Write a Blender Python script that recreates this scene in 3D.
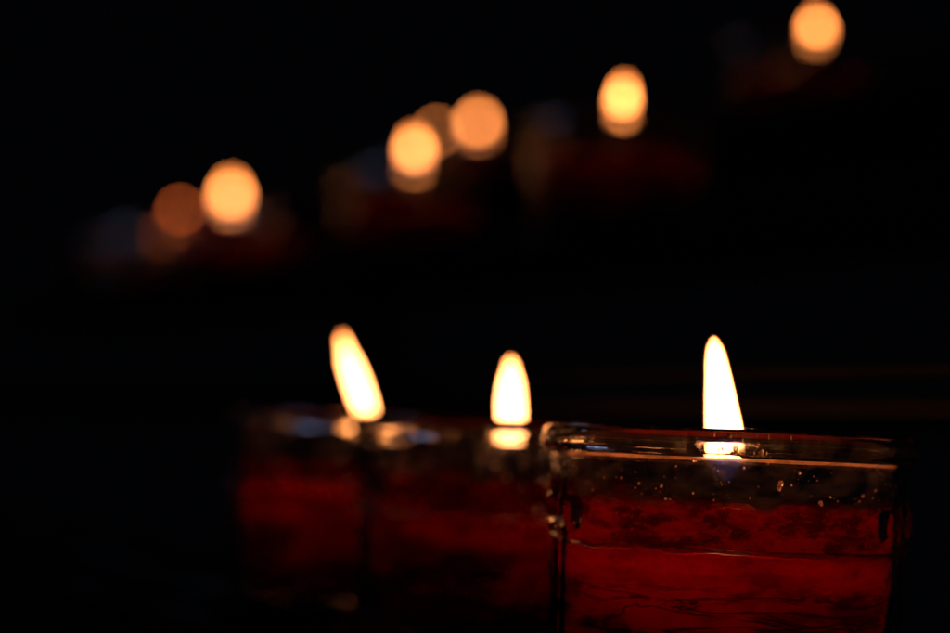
import bpy, bmesh, math, random
from mathutils import Vector, Matrix, noise

for o in list(bpy.data.objects):
    bpy.data.objects.remove(o)
S = bpy.context.scene
C = S.collection
R = math.radians
EYE = 0.0481                       # the eye sits just under the rims of the front cups (front shelf top is z = 0)

# ------------------------------------------------------------------ camera
FPX = 2130.0
cam_data = bpy.data.cameras.new('camera')
cam = bpy.data.objects.new('camera', cam_data)
C.objects.link(cam)
S.camera = cam
cam_data.sensor_width = 36.0
cam_data.lens = FPX / 950.0 * 36.0
cam_data.clip_start = 0.01
cam_data.clip_end = 60.0
PITCH = math.atan(128.5 / FPX)
ROLL = R(2.4)
CAM_ROT = Matrix.Rotation(math.pi / 2 + PITCH, 3, 'X') @ Matrix.Rotation(ROLL, 3, 'Z')
cam.matrix_world = Matrix.Translation((0, 0, EYE)) @ CAM_ROT.to_4x4()
cam_data.dof.use_dof = True
cam_data.dof.focus_distance = 0.376
cam_data.dof.aperture_fstop = 6.1
cam_data.dof.aperture_blades = 0

# ------------------------------------------------------------------ world (a dark church interior) and one distant cool window light
W = bpy.data.worlds.new('World')
S.world = W
W.use_nodes = True
bg = W.node_tree.nodes['Background']
bg.inputs[0].default_value = (0.55, 0.65, 1.0, 1)
bg.inputs[1].default_value = 0.0010

win = bpy.data.lights.new('window_light', 'AREA')
win.shape = 'RECTANGLE'
win.size, win.size_y = 0.16, 0.28
win.energy = 0.55
win.color = (0.42, 0.55, 1.0)
wo = bpy.data.objects.new('window_light', win)
C.objects.link(wo)
wo.location = (-0.6, 4.0, 1.95)
wo.rotation_euler = (Vector((0, 0.5, 0.05)) - wo.location).to_track_quat('-Z', 'Y').to_euler()

S.view_settings.view_transform = 'Standard'
S.view_settings.look = 'None'
S.view_settings.exposure = 0.0
S.view_settings.gamma = 1.0
cy = S.cycles
cy.use_denoising = True
cy.max_bounces = 24
cy.transmission_bounces = 18
cy.transparent_max_bounces = 24
cy.diffuse_bounces = 4
cy.glossy_bounces = 8
cy.sample_clamp_indirect = 6.0
cy.blur_glossy = 0.3


def place(px, py, Y):
    """World point that stands at distance Y along the view and is seen at photo pixel (px, py)."""
    d = CAM_ROT @ Vector(((px - 475.0) / FPX, -(py - 316.5) / FPX, -1.0))
    return d * (Y / d.y) + Vector((0, 0, EYE))


# ------------------------------------------------------------------ helpers
def link(name, me, mat=None, parent=None):
    o = bpy.data.objects.new(name, me)
    C.objects.link(o)
    if mat is not None and not me.materials:
        me.materials.append(mat)
    if parent is not None:
        o.parent = parent
    return o


def tag(o, label=None, cat=None, group=None, kind=None):
    for k, v in (('label', label), ('category', cat), ('group', group), ('kind', kind)):
        if v:
            o[k] = v
    return o


def empty(name, loc):
    o = bpy.data.objects.new(name, None)
    o.empty_display_size = 0.02
    C.objects.link(o)
    o.location = loc
    return o


def lathe(name, prof, n=96, closed=False, radial=None):
    """prof: (r, z) points from bottom axis/edge upward. radial(theta, r, z, i) may move r and z."""
    bm = bmesh.new()
    rows = []
    for i, (r, z) in enumerate(prof):
        if r < 1e-6:
            rows.append([bm.verts.new((0, 0, z))])
            continue
        row = []
        for k in range(n):
            t = 2 * math.pi * k / n
            rr, zz = radial(t, r, z, i) if radial else (r, z)
            row.append(bm.verts.new((rr * math.cos(t), rr * math.sin(t), zz)))
        rows.append(row)
    pairs = list(zip(rows[:-1], rows[1:]))
    if closed:
        pairs.append((rows[-1], rows[0]))
    for a, b in pairs:
        for k in range(n):
            k2 = (k + 1) % n
            if len(a) == 1 and len(b) == 1:
                continue
            if len(a) == 1:
                bm.faces.new((a[0], b[k2], b[k]))
            elif len(b) == 1:
                bm.faces.new((a[k], a[k2], b[0]))
            else:
                bm.faces.new((a[k], a[k2], b[k2], b[k]))
    bmesh.ops.recalc_face_normals(bm, faces=bm.faces)
    for f in bm.faces:
        f.smooth = True
    me = bpy.data.meshes.new(name)
    bm.to_mesh(me)
    bm.free()
    return me


def nodes(name):
    m = bpy.data.materials.new(name)
    m.use_nodes = True
    nt = m.node_tree
    for n in list(nt.nodes):
        nt.nodes.remove(n)
    out = nt.nodes.new('ShaderNodeOutputMaterial')
    return m, nt, out


def N(nt, typ, **kw):
    n = nt.nodes.new(typ)
    for k, v in kw.items():
        if k.startswith('i_'):
            n.inputs[k[2:].replace('_', ' ')].default_value = v
        else:
            setattr(n, k, v)
    return n


def ramp(nt, pts):
    n = nt.nodes.new('ShaderNodeValToRGB')
    e = n.color_ramp.elements
    while len(e) < len(pts):
        e.new(0.5)
    for el, (p, c) in zip(e, pts):
        el.position = p
        el.color = c if len(c) == 4 else (*c, 1)
    return n


# ------------------------------------------------------------------ materials
def glass_material():
    m, nt, out = nodes('clear_pressed_glass')
    tc = N(nt, 'ShaderNodeTexCoord')
    n1 = N(nt, 'ShaderNodeTexNoise', i_Scale=70.0, i_Detail=2.0)
    n2 = N(nt, 'ShaderNodeTexNoise', i_Scale=420.0, i_Detail=3.0)
    nt.links.new(tc.outputs['Object'], n1.inputs['Vector'])
    nt.links.new(tc.outputs['Object'], n2.inputs['Vector'])
    b1 = N(nt, 'ShaderNodeBump', i_Strength=0.35, i_Distance=0.0010)
    b2 = N(nt, 'ShaderNodeBump', i_Strength=0.22, i_Distance=0.0002)
    nt.links.new(n1.outputs['Fac'], b1.inputs['Height'])
    nt.links.new(n2.outputs['Fac'], b2.inputs['Height'])
    nt.links.new(b1.outputs['Normal'], b2.inputs['Normal'])
    g = N(nt, 'ShaderNodeBsdfGlass', i_IOR=1.5, i_Roughness=0.0)
    g.inputs['Color'].default_value = (0.97, 0.975, 0.97, 1)
    nt.links.new(b2.outputs['Normal'], g.inputs['Normal'])
    # greasy finger marks and a bloom of wax on the lip scatter a little light
    sep = N(nt, 'ShaderNodeSeparateXYZ')
    nt.links.new(tc.outputs['Object'], sep.inputs[0])
    lipz = N(nt, 'ShaderNodeMapRange')
    lipz.inputs['From Min'].default_value = 0.0474
    lipz.inputs['From Max'].default_value = 0.0486
    nt.links.new(sep.outputs['Z'], lipz.inputs['Value'])
    n3 = N(nt, 'ShaderNodeTexNoise', i_Scale=480.0, i_Detail=5.0)
    nt.links.new(tc.outputs['Object'], n3.inputs['Vector'])
    sm = N(nt, 'ShaderNodeMapRange')
    sm.inputs['From Min'].default_value = 0.46
    sm.inputs['From Max'].default_value = 0.66
    sm.inputs['To Max'].default_value = 0.24
    nt.links.new(n3.outputs['Fac'], sm.inputs['Value'])
    rr = N(nt, 'ShaderNodeMath', operation='MULTIPLY')
    nt.links.new(lipz.outputs[0], rr.inputs[0])
    nt.links.new(sm.outputs[0], rr.inputs[1])
    nt.links.new(rr.outputs[0], g.inputs['Roughness'])
    nt.links.new(g.outputs[0], out.inputs['Surface'])
    return m


def film_material(name, k):
    """Red wax smears left on the inside of the glass: dense low down, thinning to a grey sooty veil higher up."""
    m, nt, out = nodes(name)
    tc = N(nt, 'ShaderNodeTexCoord')
    sep = N(nt, 'ShaderNodeSeparateXYZ')
    nt.links.new(tc.outputs['Object'], sep.inputs[0])
    mp = N(nt, 'ShaderNodeMapping')
    mp.inputs['Scale'].default_value = (1, 1, 2.2)
    nt.links.new(tc.outputs['Object'], mp.inputs[0])
    nz = N(nt, 'ShaderNodeTexNoise', i_Scale=150.0, i_Detail=6.0, i_Roughness=0.62)
    nt.links.new(mp.outputs[0], nz.inputs['Vector'])
    nb = N(nt, 'ShaderNodeTexNoise', i_Scale=900.0, i_Detail=3.0)
    nt.links.new(tc.outputs['Object'], nb.inputs['Vector'])
    # dense film where z + noise is under its own wavy tide line
    a = N(nt, 'ShaderNodeMath', operation='MULTIPLY_ADD')
    nt.links.new(nz.outputs['Fac'], a.inputs[0])
    a.inputs[1].default_value = 0.0060
    nt.links.new(sep.outputs['Z'], a.inputs[2])
    red = N(nt, 'ShaderNodeMapRange')
    red.inputs['From Min'].default_value = 0.0420
    red.inputs['From Max'].default_value = 0.0404
    nt.links.new(a.outputs[0], red.inputs['Value'])
    veil = N(nt, 'ShaderNodeMapRange')
    veil.inputs['From Min'].default_value = 0.42
    veil.inputs['From Max'].default_value = 0.75
    veil.inputs['To Max'].default_value = 0.5
    nt.links.new(nz.outputs['Fac'], veil.inputs['Value'])
    tone = ramp(nt, [(0.42, (0.13 * k, 0.003 * k, 0.002 * k)), (0.6, (0.62 * k, 0.008 * k, 0.004 * k))])
    nt.links.new(nz.outputs['Fac'], tone.inputs[0])
    tr = N(nt, 'ShaderNodeBsdfTranslucent')
    nt.links.new(tone.outputs[0], tr.inputs['Color'])
    gl = N(nt, 'ShaderNodeBsdfGlossy', i_Roughness=0.12)
    gl.inputs['Color'].default_value = (0.5, 0.4, 0.4, 1)
    clear_red = N(nt, 'ShaderNodeBsdfTransparent')
    clear_red.inputs['Color'].default_value = (0.62, 0.02, 0.01, 1)
    m1 = N(nt, 'ShaderNodeMixShader', i_Fac=0.55)
    nt.links.new(tr.outputs[0], m1.inputs[1])
    nt.links.new(clear_red.outputs[0], m1.inputs[2])
    m1b = N(nt, 'ShaderNodeMixShader', i_Fac=0.04)
    nt.links.new(m1.outputs[0], m1b.inputs[1])
    nt.links.new(gl.outputs[0], m1b.inputs[2])
    soot = N(nt, 'ShaderNodeBsdfTranslucent')
    soot.inputs['Color'].default_value = (0.10 * k, 0.075 * k, 0.062 * k, 1)
    clear = N(nt, 'ShaderNodeBsdfTransparent')
    m2 = N(nt, 'ShaderNodeMixShader')
    nt.links.new(veil.outputs[0], m2.inputs[0])
    nt.links.new(clear.outputs[0], m2.inputs[1])
    nt.links.new(soot.outputs[0], m2.inputs[2])
    m3 = N(nt, 'ShaderNodeMixShader')
    nt.links.new(red.outputs[0], m3.inputs[0])
    nt.links.new(m2.outputs[0], m3.inputs[1])
    nt.links.new(m1b.outputs[0], m3.inputs[2])
    nt.links.new(m3.outputs[0], out.inputs['Surface'])
    return m


def wax_material(name, base, scale):
    m, nt, out = nodes(name)
    tc = N(nt, 'ShaderNodeTexCoord')
    mp = N(nt, 'ShaderNodeMapping')
    mp.inputs['Scale'].default_value = (1, 1, 7.0)
    nt.links.new(tc.outputs['Object'], mp.inputs[0])
    nz = N(nt, 'ShaderNodeTexNoise', i_Scale=42.0, i_Detail=6.0, i_Roughness=0.6, i_Distortion=1.1)
    nt.links.new(mp.outputs[0], nz.inputs['Vector'])
    # dark wrinkled streaks where the wax has pulled away from the glass, only in the lower part
    sep = N(nt, 'ShaderNodeSeparateXYZ')
    nt.links.new(tc.outputs['Object'], sep.inputs[0])
    d = N(nt, 'ShaderNodeMath', operation='SUBTRACT')
    nt.links.new(nz.outputs['Fac'], d.inputs[0])
    d.inputs[1].default_value = 0.5
    ab = N(nt, 'ShaderNodeMath', operation='ABSOLUTE')
    nt.links.new(d.outputs[0], ab.inputs[0])
    line = N(nt, 'ShaderNodeMapRange')
    line.inputs['From Min'].default_value = 0.0
    line.inputs['From Max'].default_value = 0.062
    nt.links.new(ab.outputs[0], line.inputs['Value'])
    low = N(nt, 'ShaderNodeMapRange')
    low.inputs['From Min'].default_value = 0.0215
    low.inputs['From Max'].default_value = 0.0250
    nt.links.new(sep.outputs['Z'], low.inputs['Value'])
    mx = N(nt, 'ShaderNodeMath', operation='MAXIMUM')
    nt.links.new(line.outputs[0], mx.inputs[0])
    nt.links.new(low.outputs[0], mx.inputs[1])
    tone = ramp(nt, [(0.0, (0.10 * base, 0.001, 0.001)), (1.0, (base, 0.010 * base, 0.005 * base))])
    cl = N(nt, 'ShaderNodeTexNoise', i_Scale=85.0, i_Detail=4.0)      # cloudy pigment
    mp2 = N(nt, 'ShaderNodeMapping')
    mp2.inputs['Scale'].default_value = (1, 1, 2.6)
    nt.links.new(tc.outputs['Object'], mp2.inputs[0])
    nt.links.new(mp2.outputs[0], cl.inputs['Vector'])
    cr = N(nt, 'ShaderNodeMapRange')
    cr.inputs['From Min'].default_value = 0.36
    cr.inputs['From Max'].default_value = 0.58
    cr.inputs['To Min'].default_value = 0.25
    nt.links.new(cl.outputs['Fac'], cr.inputs['Value'])
    mm = N(nt, 'ShaderNodeMath', operation='MULTIPLY')
    nt.links.new(mx.outputs[0], mm.inputs[0])
    nt.links.new(cr.outputs[0], mm.inputs[1])
    # dark band under the pool's edge: shading of the glow put into the colour
    ring = N(nt, 'ShaderNodeMapRange')
    ring.inputs['From Min'].default_value = 0.0298
    ring.inputs['From Max'].default_value = 0.0268
    ring.inputs['To Min'].default_value = 0.22
    jz = N(nt, 'ShaderNodeMath', operation='MULTIPLY_ADD')
    nt.links.new(cl.outputs['Fac'], jz.inputs[0])
    jz.inputs[1].default_value = 0.004
    zb = N(nt, 'ShaderNodeMath', operation='SUBTRACT')
    nt.links.new(sep.outputs['Z'], zb.inputs[0])
    zb.inputs[1].default_value = 0.002
    nt.links.new(zb.outputs[0], jz.inputs[2])
    nt.links.new(jz.outputs[0], ring.inputs['Value'])
    mm2 = N(nt, 'ShaderNodeMath', operation='MULTIPLY')
    nt.links.new(mm.outputs[0], mm2.inputs[0])
    nt.links.new(ring.outputs[0], mm2.inputs[1])
    nt.links.new(mm2.outputs[0], tone.inputs[0])
    p = N(nt, 'ShaderNodeBsdfPrincipled', i_Roughness=0.18, i_IOR=1.44)
    nt.links.new(tone.outputs[0], p.inputs['Base Color'])
    p.inputs['Subsurface Weight'].default_value = 1.0
    p.inputs['Subsurface Radius'].default_value = (1.0, 0.04, 0.02)
    p.inputs['Subsurface Scale'].default_value = scale
    nt.links.new(p.outputs[0], out.inputs['Surface'])
    return m


def flame_material(name, gain, g=1.0, b=1.0):
    m, nt, out = nodes(name)
    tc = N(nt, 'ShaderNodeTexCoord')
    sep = N(nt, 'ShaderNodeSeparateXYZ')
    nt.links.new(tc.outputs['Generated'], sep.inputs[0])
    col = ramp(nt, [(0.0, (0.05, 0.10, 0.45)), (0.175, (0.10, 0.12, 0.40)), (0.235, (1.0, 0.28 * g, 0.060 * b)),
                    (0.45, (1.0, 0.285 * g, 0.066 * b)), (0.85, (1.0, 0.27 * g, 0.055 * b)), (1.0, (1.0, 0.23 * g, 0.040 * b))])
    st = ramp(nt, [(0.0, (0.004,) * 3), (0.165, (0.006,) * 3), (0.235, (0.75,) * 3), (0.40, (1.0,) * 3),
                   (0.80, (0.9,) * 3), (1.0, (0.55,) * 3)])
    nt.links.new(sep.outputs['Z'], col.inputs[0])
    nt.links.new(sep.outputs['Z'], st.inputs[0])
    mul = N(nt, 'ShaderNodeMath', operation='MULTIPLY')
    nt.links.new(st.outputs[0], mul.inputs[0])
    mul.inputs[1].default_value = gain
    e = N(nt, 'ShaderNodeEmission')
    nt.links.new(col.outputs[0], e.inputs['Color'])
    nt.links.new(mul.outputs[0], e.inputs['Strength'])
    t = N(nt, 'ShaderNodeBsdfTransparent')
    op = ramp(nt, [(0.0, (0.25,) * 3), (0.16, (0.35,) * 3), (0.26, (1.0,) * 3)])
    nt.links.new(sep.outputs['Z'], op.inputs[0])
    mx = N(nt, 'ShaderNodeMixShader')
    nt.links.new(op.outputs[0], mx.inputs[0])
    nt.links.new(t.outputs[0], mx.inputs[1])
    nt.links.new(e.outputs[0], mx.inputs[2])
    nt.links.new(mx.outputs[0], out.inputs['Surface'])
    return m


def plain(name, col, rough, metal=0.0, bump=0.0, scale=200.0, spec=0.5):
    m, nt, out = nodes(name)
    tc = N(nt, 'ShaderNodeTexCoord')
    nz = N(nt, 'ShaderNodeTexNoise', i_Scale=scale, i_Detail=5.0)
    nt.links.new(tc.outputs['Object'], nz.inputs['Vector'])
    c = ramp(nt, [(0.3, tuple(v * 0.6 for v in col)), (0.7, tuple(v * 1.3 for v in col))])
    nt.links.new(nz.outputs['Fac'], c.inputs[0])
    p = N(nt, 'ShaderNodeBsdfPrincipled', i_Roughness=rough, i_Metallic=metal)
    p.inputs['Specular IOR Level'].default_value = spec
    nt.links.new(c.outputs[0], p.inputs['Base Color'])
    b = N(nt, 'ShaderNodeBump', i_Strength=bump, i_Distance=0.001)
    nt.links.new(nz.outputs['Fac'], b.inputs['Height'])
    nt.links.new(b.outputs[0], p.inputs['Normal'])
    nt.links.new(p.outputs[0], out.inputs['Surface'])
    return m


GLASS = glass_material()
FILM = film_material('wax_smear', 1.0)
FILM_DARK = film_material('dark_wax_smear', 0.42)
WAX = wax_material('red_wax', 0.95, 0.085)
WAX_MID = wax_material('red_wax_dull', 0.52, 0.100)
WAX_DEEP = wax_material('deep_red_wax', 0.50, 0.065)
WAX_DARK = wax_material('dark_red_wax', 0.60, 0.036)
FLAME = flame_material('candle_flame', 25.0, 1.15, 1.45)
FLAME_FAR = flame_material('small_candle_flame', 18.0)
FLAME_WEAK = flame_material('weak_candle_flame', 11.5, 0.62, 0.5)
MANTLE, _nt, _out = nodes('flame_mantle')
_e = N(_nt, 'ShaderNodeEmission', i_Strength=1.6)
_e.inputs['Color'].default_value = (1.0, 0.26, 0.05, 1)
_t = N(_nt, 'ShaderNodeBsdfTransparent')
_m = N(_nt, 'ShaderNodeMixShader', i_Fac=0.13)
_nt.links.new(_t.outputs[0], _m.inputs[1])
_nt.links.new(_e.outputs[0], _m.inputs[2])
_nt.links.new(_m.outputs[0], _out.inputs['Surface'])
CHAR = plain('charred_wick', (0.015, 0.012, 0.010), 0.9, bump=0.4, scale=2000)
IRON = plain('black_painted_iron', (0.0026, 0.0025, 0.0025), 0.62, bump=0.25, scale=300, spec=0.07)
STEEL = plain('worn_steel', (0.10, 0.095, 0.09), 0.25, metal=1.0, scale=400)
STONE = plain('dark_stone_floor', (0.03, 0.028, 0.026), 0.7, bump=0.3, scale=8)
DROP = None

# ------------------------------------------------------------------ the stepped stand
H = 0.052                                      # cup height
FRONT = place(729, 455, 0.41)                  # axis of the nearest cup
U = Vector((0.89, 0.455, 0)).normalized()      # across the steps, going up
V = Vector((-0.455, 0.89, 0)).normalized()     # along a row, going away
RISE = 0.0608
STEP = 0.092
ANG = math.atan2(U.y, U.x)


def box(name, u0, u1, v0, v1, z0, z1, mat, parent, bevel=0.0015):
    bm = bmesh.new()
    bmesh.ops.create_cube(bm, size=1.0)
    for v in bm.verts:
        v.co = Vector(((u0 + u1) / 2 + v.co.x * (u1 - u0), (v0 + v1) / 2 + v.co.y * (v1 - v0), (z0 + z1) / 2 + v.co.z * (z1 - z0)))
    bmesh.ops.bevel(bm, geom=list(bm.edges), offset=bevel, segments=3, affect='EDGES', profile=0.5)
    for f in bm.faces:
        f.smooth = False
    me = bpy.data.meshes.new(name)
    bm.to_mesh(me)
    bm.free()
    return link(name, me, mat, parent)


stand = empty('candle_stand', (FRONT.x, FRONT.y, 0))
stand.rotation_euler = (0, 0, ANG)
tag(stand, 'black iron stepped stand that carries the rows of votive candles', 'candle stand')
V0, V1 = -0.11, 1.12
for k in range(4):
    u0, u1 = STEP * k - 0.043, STEP * (k + 1) - 0.0455
    if k == 3:
        u1 = u0 + 0.21
    z = RISE * k
    box('shelf', u0, u1, V0, V1, z - 0.004, z, IRON, stand, 0.001)
    box('shelf_lip', u0 - 0.0024, u0 - 0.0002, V0, V1, z - 0.004, z + 0.0008, IRON, stand, 0.0009)
    if k:
        rail = box('guard_rail', u0 - 0.0030, u0 - 0.0002, V0, V1, z + 0.0046, z + 0.0080, IRON, stand, 0.0012)
        for v in (V0 + 0.01, V0 + 0.42, V1 - 0.42, V1 - 0.01):
            box('rail_post', u0 - 0.0022, u0 - 0.0008, v - 0.0015, v + 0.0015, z + 0.0009, z + 0.0047, IRON, rail, 0.0003)
dish = [(0.0, 0.0007), (0.033, 0.0007), (0.0350, 0.0010), (0.0358, 0.0018), (0.0364, 0.0034), (0.0372, 0.0041), (0.0380, 0.0042),
        (0.0388, 0.0037), (0.0391, 0.0028), (0.0391, 0.0001), (0.0, 0.0001)]
RING = lathe('cup_holder', dish, 96)


def ring_at(p):
    d = Vector((p.x - FRONT.x, p.y - FRONT.y, 0))
    r = link('cup_holder', RING, STEEL, stand)
    r.location = (d.dot(U), d.dot(V), p.z - 0.0009 + 0.0001)
    low = p.z - 0.0009 - RISE * round(p.z / RISE)
    if low > 0.0005:
        puck = link('packing_puck', lathe('packing_puck', [(0, 0.0002), (0.0298, 0.0002), (0.0305, 0.0006), (0.0305, low - 0.0003), (0.0300, low), (0, low)], 64), IRON, r)
        puck.location = (0, 0, -low)


for (u, v) in ((-0.03, -0.09), (-0.03, 1.10), (0.425, -0.09), (0.425, 1.10)):
    top = -0.0042 if u < 0 else 3 * RISE - 0.0042
    box('leg', u - 0.011, u + 0.011, v - 0.011, v + 0.011, -0.72, top, IRON, stand, 0.002)

fl = bpy.data.meshes.new('floor')
fl.from_pydata([(-6, -3, -0.72), (6, -3, -0.72), (6, 9, -0.72), (-6, 9, -0.72)], [], [(0, 1, 2, 3)])
tag(link('floor', fl, STONE), kind='structure')


# ------------------------------------------------------------------ the votive cup
def r_out(z):
    return 0.0334 + 0.0010 * (z / H)


def r_in(z):
    return r_out(z) - 0.0026


def sm(x, a, b):
    t = min(1, max(0, (x - a) / (b - a)))
    return t * t * (3 - 2 * t)


NP = 18


def cup_mesh():
    prof = []
    # outer side: foot, wall, bead
    prof += [(0.0, 0.0016), (0.012, 0.0014), (0.022, 0.0010), (0.0262, 0.0), (0.0285, 0.0002), (0.0306, 0.0011), (0.0322, 0.0026), (0.0330, 0.0046)]
    z = 0.0066
    while z < 0.0465:
        prof.append((r_out(z), z))
        z += 0.0006 if 0.028 < z < 0.042 else 0.0016
    prof += [(r_out(0.0465) + 0.00035 * (i / 6) ** 2, 0.0465 + 0.0009 * i / 6) for i in range(1, 7)]
    # rolled lip
    cz, cr, rr = H - 0.0024, 0.0339, 0.0024
    for i in range(0, 17):
        a = R(-64 + 154 * i / 16)
        prof.append((cr + rr * 0.86 * math.cos(a), cz + rr * math.sin(a)))
    n_out = len(prof)
    prof += [(0.0330, H - 0.0003), (0.0325, H - 0.0008), (0.0321, H - 0.0015), (0.03185, H - 0.0024), (0.0318, H - 0.0035), (r_in(0.0472), 0.0472)]
    z = 0.0460
    while z > 0.0095:
        prof.append((r_in(z), z))
        z -= 0.0014
    prof += [(0.0305, 0.0082), (0.0290, 0.0070), (0.0260, 0.0062), (0.018, 0.0058), (0.0, 0.0057)]

    def radial(t, r, z, i):
        if 7 <= i < n_out:
            ph = (t * NP / (2 * math.pi) + 0.13) % 1.0 - 0.5       # -0.5..0.5 across one pad
            k = int(t * NP / (2 * math.pi) + 0.13)
            zc = 0.0358 + 0.0002 * math.sin(k * 2.1)
            px = abs(ph) / 0.40
            pz = abs(z - zc) / 0.0031
            e = (px ** 4 + pz ** 4) ** 0.25
            r += (0.00058 + 0.0003 * math.sin(k * 1.7)) * (1 - sm(e, 0.55, 1.12))
            r += 0.00045 * math.exp(-((z - 0.0322) / 0.0007) ** 2)
            sp = ((t - R(148.5)) / R(45.3) + 0.5) % 1.0 - 0.5              # eight moulded seams down the wall
            arc = sp * R(45) * r
            if z < 0.0458:
                r += 0.00020 * math.exp(-(arc / 0.0008) ** 2) * sm(0.0458 - z, 0, 0.003)
        d = noise.noise(Vector((r * math.cos(t), r * math.sin(t), z)) * 45)
        r += 0.00012 * d
        z += 0.00022 * noise.noise(Vector((math.cos(t), math.sin(t), 7.0)) * 1.3) * (z / H)
        return r, z
    return lathe('glass_cup', prof, 384, False, radial)


CUP = cup_mesh()


def wax_mesh(top, seed):
    ri = lambda z: r_in(max(z, 0.0095)) - 0.00035
    prof = [(0, 0.0062), (0.018, 0.0063), (0.0255, 0.0067), (0.0286, 0.0078), (0.0300, 0.0096)]
    z = 0.0115
    while z < top - 0.0005:
        prof.append((ri(z), z))
        z += 0.0011
    prof += [(ri(top), top + 0.0007), (ri(top) - 0.0004, top + 0.0008), (ri(top) - 0.0014, top + 0.00025)]
    for i in range(1, 12):
        r = (ri(top) - 0.0014) * (1 - i / 12)
        prof.append((r, top - 0.0002 - 0.0004 * math.sin(math.pi * i / 12)))
    prof.append((0, top - 0.0001))

    def radial(t, r, z, i):
        n = noise.noise(Vector((math.cos(t) * 2.2, math.sin(t) * 2.2, z * 210 + seed)))
        n2 = noise.noise(Vector((math.cos(t) * 7, math.sin(t) * 7, z * 700 + seed)))
        if r > 0.026 and z > top - 0.0012:
            z += 0.00045 * noise.noise(Vector((math.cos(t) * 4, math.sin(t) * 4, seed))) + 0.0002 * noise.noise(Vector((math.cos(t) * 14, math.sin(t) * 14, seed)))
        if z < top - 0.001 and r > 0.02:
            r -= 0.00022 * max(0, n) + 0.00016 * max(0, n2)
        return r, z
    return lathe('wax', prof, 144, False, radial)


def film_mesh(z0, seed):
    prof = []
    z = z0
    while z < 0.0462:
        prof.append((r_in(z) - 0.00016, z))
        z += 0.0009
    prof += [(0.03165, 0.0472), (0.03162, 0.0485), (0.03168, 0.0496), (0.0319, 0.0506)]
    return lathe('wax_smear', prof, 144)


def tide_mesh(seed):
    prof = [(r_in(z) - 0.00012 + 0.0004 * max(0, z - 0.0468) / 0.001, z) for z in (0.0463, 0.0465, 0.0467, 0.0469, 0.0471)]

    def radial(t, r, z, i):
        w = noise.noise(Vector((math.cos(t) * 3, math.sin(t) * 3, seed)))
        return r, z + 0.00012 * w
    return lathe('residue_line', prof, 180, False, radial)


def drops_mesh(seed, n, top, rot):
    """Beads of wax and condensation clinging to the inside of the wall above the pool."""
    rng = random.Random(seed)
    bm = bmesh.new()
    for i in range(n):
        cl = rng.random()
        t = rng.uniform(0, 2 * math.pi) if cl < 0.5 else rng.gauss(rng.choice([3.75, 4.1, 4.62, 5.0, 5.45, 1.2]), 0.11)
        t -= rot
        z = min(0.0462, max(top + 0.002, rng.gauss(0.0400, 0.0040)))
        s = 0.00007 * math.exp(rng.gauss(0.3, 0.7))
        if i % 4 == 0:                                    # a spatter on the inner face of the lip, nearest the flame
            t = rng.gauss(-math.pi / 2 - 0.03, 0.16) - rot
            z = rng.uniform(0.0474, 0.0500)
            s *= 0.75
        rr = r_in(z) - 0.00020 - s * 0.25
        mat = Matrix.Translation((rr * math.cos(t), rr * math.sin(t), z)) @ Matrix.Rotation(t, 4, 'Z') @ Matrix.Diagonal((s * 0.6, s, s * (0.45 if i % 4 == 0 else rng.uniform(0.9, 1.5)), 1))
        bmesh.ops.create_icosphere(bm, subdivisions=2, radius=1.0, matrix=mat)
    for f in bm.faces:
        f.smooth = True
    me = bpy.data.meshes.new('wax_droplets')
    bm.to_mesh(me)
    bm.free()
    return me


def tide_material():
    """A greasy line of wax caught under the lip."""
    m, nt, out = nodes('greasy_residue')
    tc = N(nt, 'ShaderNodeTexCoord')
    nz = N(nt, 'ShaderNodeTexNoise', i_Scale=260.0, i_Detail=3.0)
    nt.links.new(tc.outputs['Object'], nz.inputs['Vector'])
    f = ramp(nt, [(0.35, (0.7,) * 3), (0.5, (1.0,) * 3)])
    nt.links.new(nz.outputs['Fac'], f.inputs[0])
    g = N(nt, 'ShaderNodeBsdfRefraction', i_IOR=1.2, i_Roughness=0.42)
    g.inputs['Color'].default_value = (0.95, 0.8, 0.68, 1)
    t = N(nt, 'ShaderNodeBsdfTranslucent')
    t.inputs['Color'].default_value = (0.9, 0.52, 0.34, 1)
    a = N(nt, 'ShaderNodeMixShader', i_Fac=0.75)
    nt.links.new(g.outputs[0], a.inputs[1])
    nt.links.new(t.outputs[0], a.inputs[2])
    c = N(nt, 'ShaderNodeBsdfTransparent')
    mx = N(nt, 'ShaderNodeMixShader')
    nt.links.new(f.outputs[0], mx.inputs[0])
    nt.links.new(c.outputs[0], mx.inputs[1])
    nt.links.new(a.outputs[0], mx.inputs[2])
    nt.links.new(mx.outputs[0], out.inputs['Surface'])
    return m


TIDE = tide_material()


def drop_material():
    m, nt, out = nodes('wax_bead')
    t = N(nt, 'ShaderNodeBsdfTranslucent')
    t.inputs['Color'].default_value = (0.85, 0.50, 0.36, 1)
    g = N(nt, 'ShaderNodeBsdfGlass', i_IOR=1.44, i_Roughness=0.05)
    mx = N(nt, 'ShaderNodeMixShader', i_Fac=0.45)
    nt.links.new(g.outputs[0], mx.inputs[1])
    nt.links.new(t.outputs[0], mx.inputs[2])
    nt.links.new(mx.outputs[0], out.inputs['Surface'])
    return m


DROP = drop_material()


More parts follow.
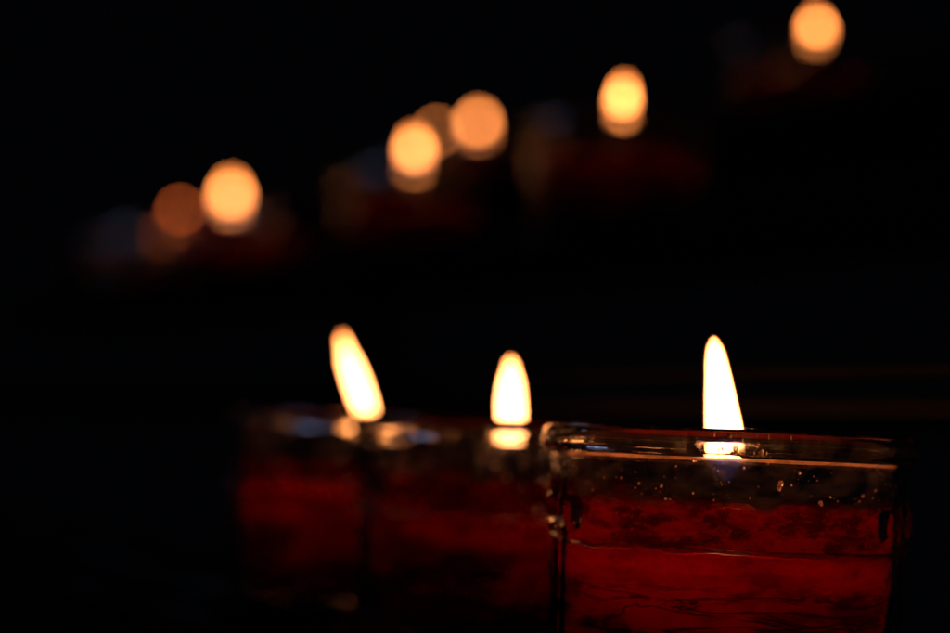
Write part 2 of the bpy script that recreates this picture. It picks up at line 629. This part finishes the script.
def flame_mesh(pts, depth_scale=0.9, n=28):
    """pts: (centre x, centre z, half width) up the flame, in metres around the wick; smooth body of elliptical section."""
    bm = bmesh.new()
    # resample the outline smoothly
    fine = []
    for i in range(len(pts) - 1):
        p0, p1, p2, p3 = pts[max(i - 1, 0)], pts[i], pts[i + 1], pts[min(i + 2, len(pts) - 1)]
        for s in range(6):
            t = s / 6
            fine.append(tuple(0.5 * ((2 * b) + (-a + c) * t + (2 * a - 5 * b + 4 * c - d) * t * t + (-a + 3 * b - 3 * c + d) * t ** 3)
                              for a, b, c, d in zip(p0, p1, p2, p3)))
    fine.append(pts[-1])
    rows = []
    for (x, z, w) in fine:
        w = max(w, 0.00006)
        rows.append([bm.verts.new((x + w * math.cos(2 * math.pi * k / n), depth_scale * w * math.sin(2 * math.pi * k / n), z)) for k in range(n)])
    for a, b in zip(rows[:-1], rows[1:]):
        for k in range(n):
            bm.faces.new((a[k], a[(k + 1) % n], b[(k + 1) % n], b[k]))
    bm.faces.new(rows[0][::-1])
    bm.faces.new(rows[-1])
    for f in bm.faces:
        f.smooth = True
    me = bpy.data.meshes.new('flame')
    bm.to_mesh(me)
    bm.free()
    return me


def wick_mesh(p0, p1, r=0.00075):
    bm = bmesh.new()
    rows = []
    n = 10
    for i in range(9):
        t = i / 8
        c = Vector(p0).lerp(Vector(p1), t) + Vector((0.0004 * math.sin(t * 5), 0.0003 * math.sin(t * 4 + 1), 0))
        rr = r * (1.0 - 0.25 * t + 0.18 * math.sin(i * 2.4))
        rows.append([bm.verts.new((c.x + rr * math.cos(2 * math.pi * k / n), c.y + rr * math.sin(2 * math.pi * k / n), c.z)) for k in range(n)])
    for a, b in zip(rows[:-1], rows[1:]):
        for k in range(n):
            bm.faces.new((a[k], a[(k + 1) % n], b[(k + 1) % n], b[k]))
    bm.faces.new(rows[-1])
    bm.faces.new(rows[0][::-1])
    for f in bm.faces:
        f.smooth = True
    me = bpy.data.meshes.new('wick')
    bm.to_mesh(me)
    bm.free()
    return me


def outline(base, Y, pts, shrink):
    """Photo outline (y, left x, right x) of a flame -> points around the candle's axis."""
    out = []
    for (py, xa, xb) in pts:
        a = place((xa + xb) / 2, py, Y) - base
        w = max(0.0, (xb - xa) / 2 - shrink) * Y / FPX
        out.append((a.x, a.z, w))
    out.sort(key=lambda p: p[1])
    return out


def candle(base, label, group, flame_pts, wax_top, rot, fmat=None, detail=True, seed=1, film=True, wax=None):
    ring_at(base)
    root = empty('votive_candle', base)
    tag(root, label, 'votive candle', group)
    cup = link('glass_cup', CUP, GLASS, root)
    cup.rotation_euler = (0, 0, rot)
    if film:
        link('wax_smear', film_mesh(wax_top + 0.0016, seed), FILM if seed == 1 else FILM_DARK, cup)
    if detail:
        if seed == 1:
            link('residue_line', tide_mesh(seed), TIDE, cup)
        tag(link('wax_droplets', drops_mesh(seed, 420, wax_top, rot), DROP, cup), kind='stuff')
    wx = link('wax', wax_mesh(wax_top, seed * 3.7), wax or WAX, root)
    wx.rotation_euler = (0, 0, rot)
    if flame_pts:
        f = link('flame', flame_mesh(flame_pts), fmat or FLAME, root)
        g = link('flame_mantle', flame_mesh([(x, z + (0.0002 if k == len(flame_pts) - 1 else 0), w + 0.00028) for k, (x, z, w) in enumerate(flame_pts) if k >= 3]), MANTLE, f) if detail else None
        b = flame_pts[0]
        i = 2 if len(flame_pts) > 3 else 1
        link('wick', wick_mesh((b[0] * 0.9, 0, wax_top - 0.003), (flame_pts[1][0], 0, flame_pts[1][1])), CHAR, root)
    return root


# ------------------------------------------------------------------ the three candles in front
G0 = 'lit votive candles in the front row'
b1 = Vector((FRONT.x, FRONT.y, 0.0009))
pts = [(337.5, 713.5, 714.5), (341, 708.5, 720), (350, 705.5, 725), (362, 704.5, 728.5), (380, 704.3, 733), (400, 704, 737.5), (420, 704, 742),
       (435, 704.5, 744.5), (448, 706, 744), (458, 709, 741), (470, 714, 736), (480, 720, 731)]
candle(b1, 'sharply focused red votive candle ending the front row, with a horn shaped flame', G0,
       outline(b1, 0.41, pts, 2.0), 0.0290, R(97), seed=1)
p = place(507, 446, 0.495)
b2 = Vector((p.x, p.y, 0.0020))
pts = [(357.5, 504, 518), (360.5, 501.5, 520.5), (364, 499, 523), (370, 498, 524.5), (382, 494, 528), (400, 491.5, 530), (415, 491.5, 530.5), (428, 494, 529), (440, 499, 525), (450, 505, 519)]
candle(b2, 'blurred red votive candle between two others in front, with a short upright oval flame', G0,
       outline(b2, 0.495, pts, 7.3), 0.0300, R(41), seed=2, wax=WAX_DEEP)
p = place(361, 440, 0.565)
b3 = Vector((p.x, p.y, 0.0034))                 # this cup stands on a low puck
pts = [(334.5, 333, 352), (338, 331.5, 354.5), (342, 331, 357), (350, 332, 360), (365, 333, 369), (380, 337, 375), (395, 342, 380), (408, 347, 383.5), (420, 353, 384), (432, 360, 383), (442, 367, 379)]
candle(b3, 'blurred red votive candle with large flame leaning left, farthest back in the front row', G0,
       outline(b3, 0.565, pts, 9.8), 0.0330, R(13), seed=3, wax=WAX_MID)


for k in range(3, 8):
    q = Vector((b3.x, b3.y, 0.0009)) + Vector((-0.041, 0.086, 0)) * (k - 2)
    ring_at(q)                                  # empty places farther along the front row

# ------------------------------------------------------------------ the candles on the upper steps
def small_flame(h, w, z, lean=0.0, x0=0.0):
    s = [(0.0, 0.35), (0.12, 0.75), (0.28, 1.0), (0.5, 0.92), (0.75, 0.6), (0.92, 0.28), (1.0, 0.05)]
    return [(x0 + lean * t * h, z + t * h, w * k / 2) for t, k in s]


G2 = 'lit votive candles on the upper steps'
UP = [  # photo x, y of the flame, distance, step, flame height, flame width, gain, lean, cup shift, label
    (818, 27, 0.96, 3, 0.0095, 0.0064, 1, -0.1, -14, 'blurred lit votive candle highest in the picture, alone at the right end of its row'),
    (622, 97, 0.81, 2, 0.0135, 0.0052, 1, 0.05, 0, 'blurred votive candle with one tall egg-shaped glow, alone below the highest light'),
    (477, 122, 1.28, 3, 0.0100, 0.0075, 1, 0.1, 30, 'blurred votive candle whose round orange glow is the right one of the close pair'),
    (416, 148, 0.99, 2, 0.0125, 0.0066, 1, -0.1, 0, 'blurred votive candle whose bright yellow glow is the left one of the close pair'),
    (231, 193, 1.19, 2, 0.0145, 0.0088, 1, 0.0, 20, 'blurred votive candle with the biggest and brightest glow of the upper left group'),
    (180, 210, 1.285, 2, 0.0050, 0.0040, 0, 0.0, 24, 'blurred votive candle with a dim brown round glow touching the big bright one'),
    (152, 237, 1.34, 2, 0.0056, 0.0040, 0, 0.0, -30, 'blurred votive candle with a faint reddish glow, lowest of the upper left group'),
    (437, 131, 1.39, 3, 0.0050, 0.0042, 1, 0.0, -6, 'blurred added votive candle whose dim glow stands for a reflection between the close pair'),  # added candle, its small flame stands in for a glint in the neighbouring glass
]
for i, (px, py, Y, k, fh, fw, full, lean, dx, label) in enumerate(UP):
    p = place(px, py, Y)
    base = Vector((p.x + dx * Y / FPX, p.y, RISE * k + 0.0009))
    zc = p.z - base.z
    wt = max(0.012, min(0.034, zc - fh * 0.5 - 0.010))
    if i in (5, 6):
        wt -= 0.010
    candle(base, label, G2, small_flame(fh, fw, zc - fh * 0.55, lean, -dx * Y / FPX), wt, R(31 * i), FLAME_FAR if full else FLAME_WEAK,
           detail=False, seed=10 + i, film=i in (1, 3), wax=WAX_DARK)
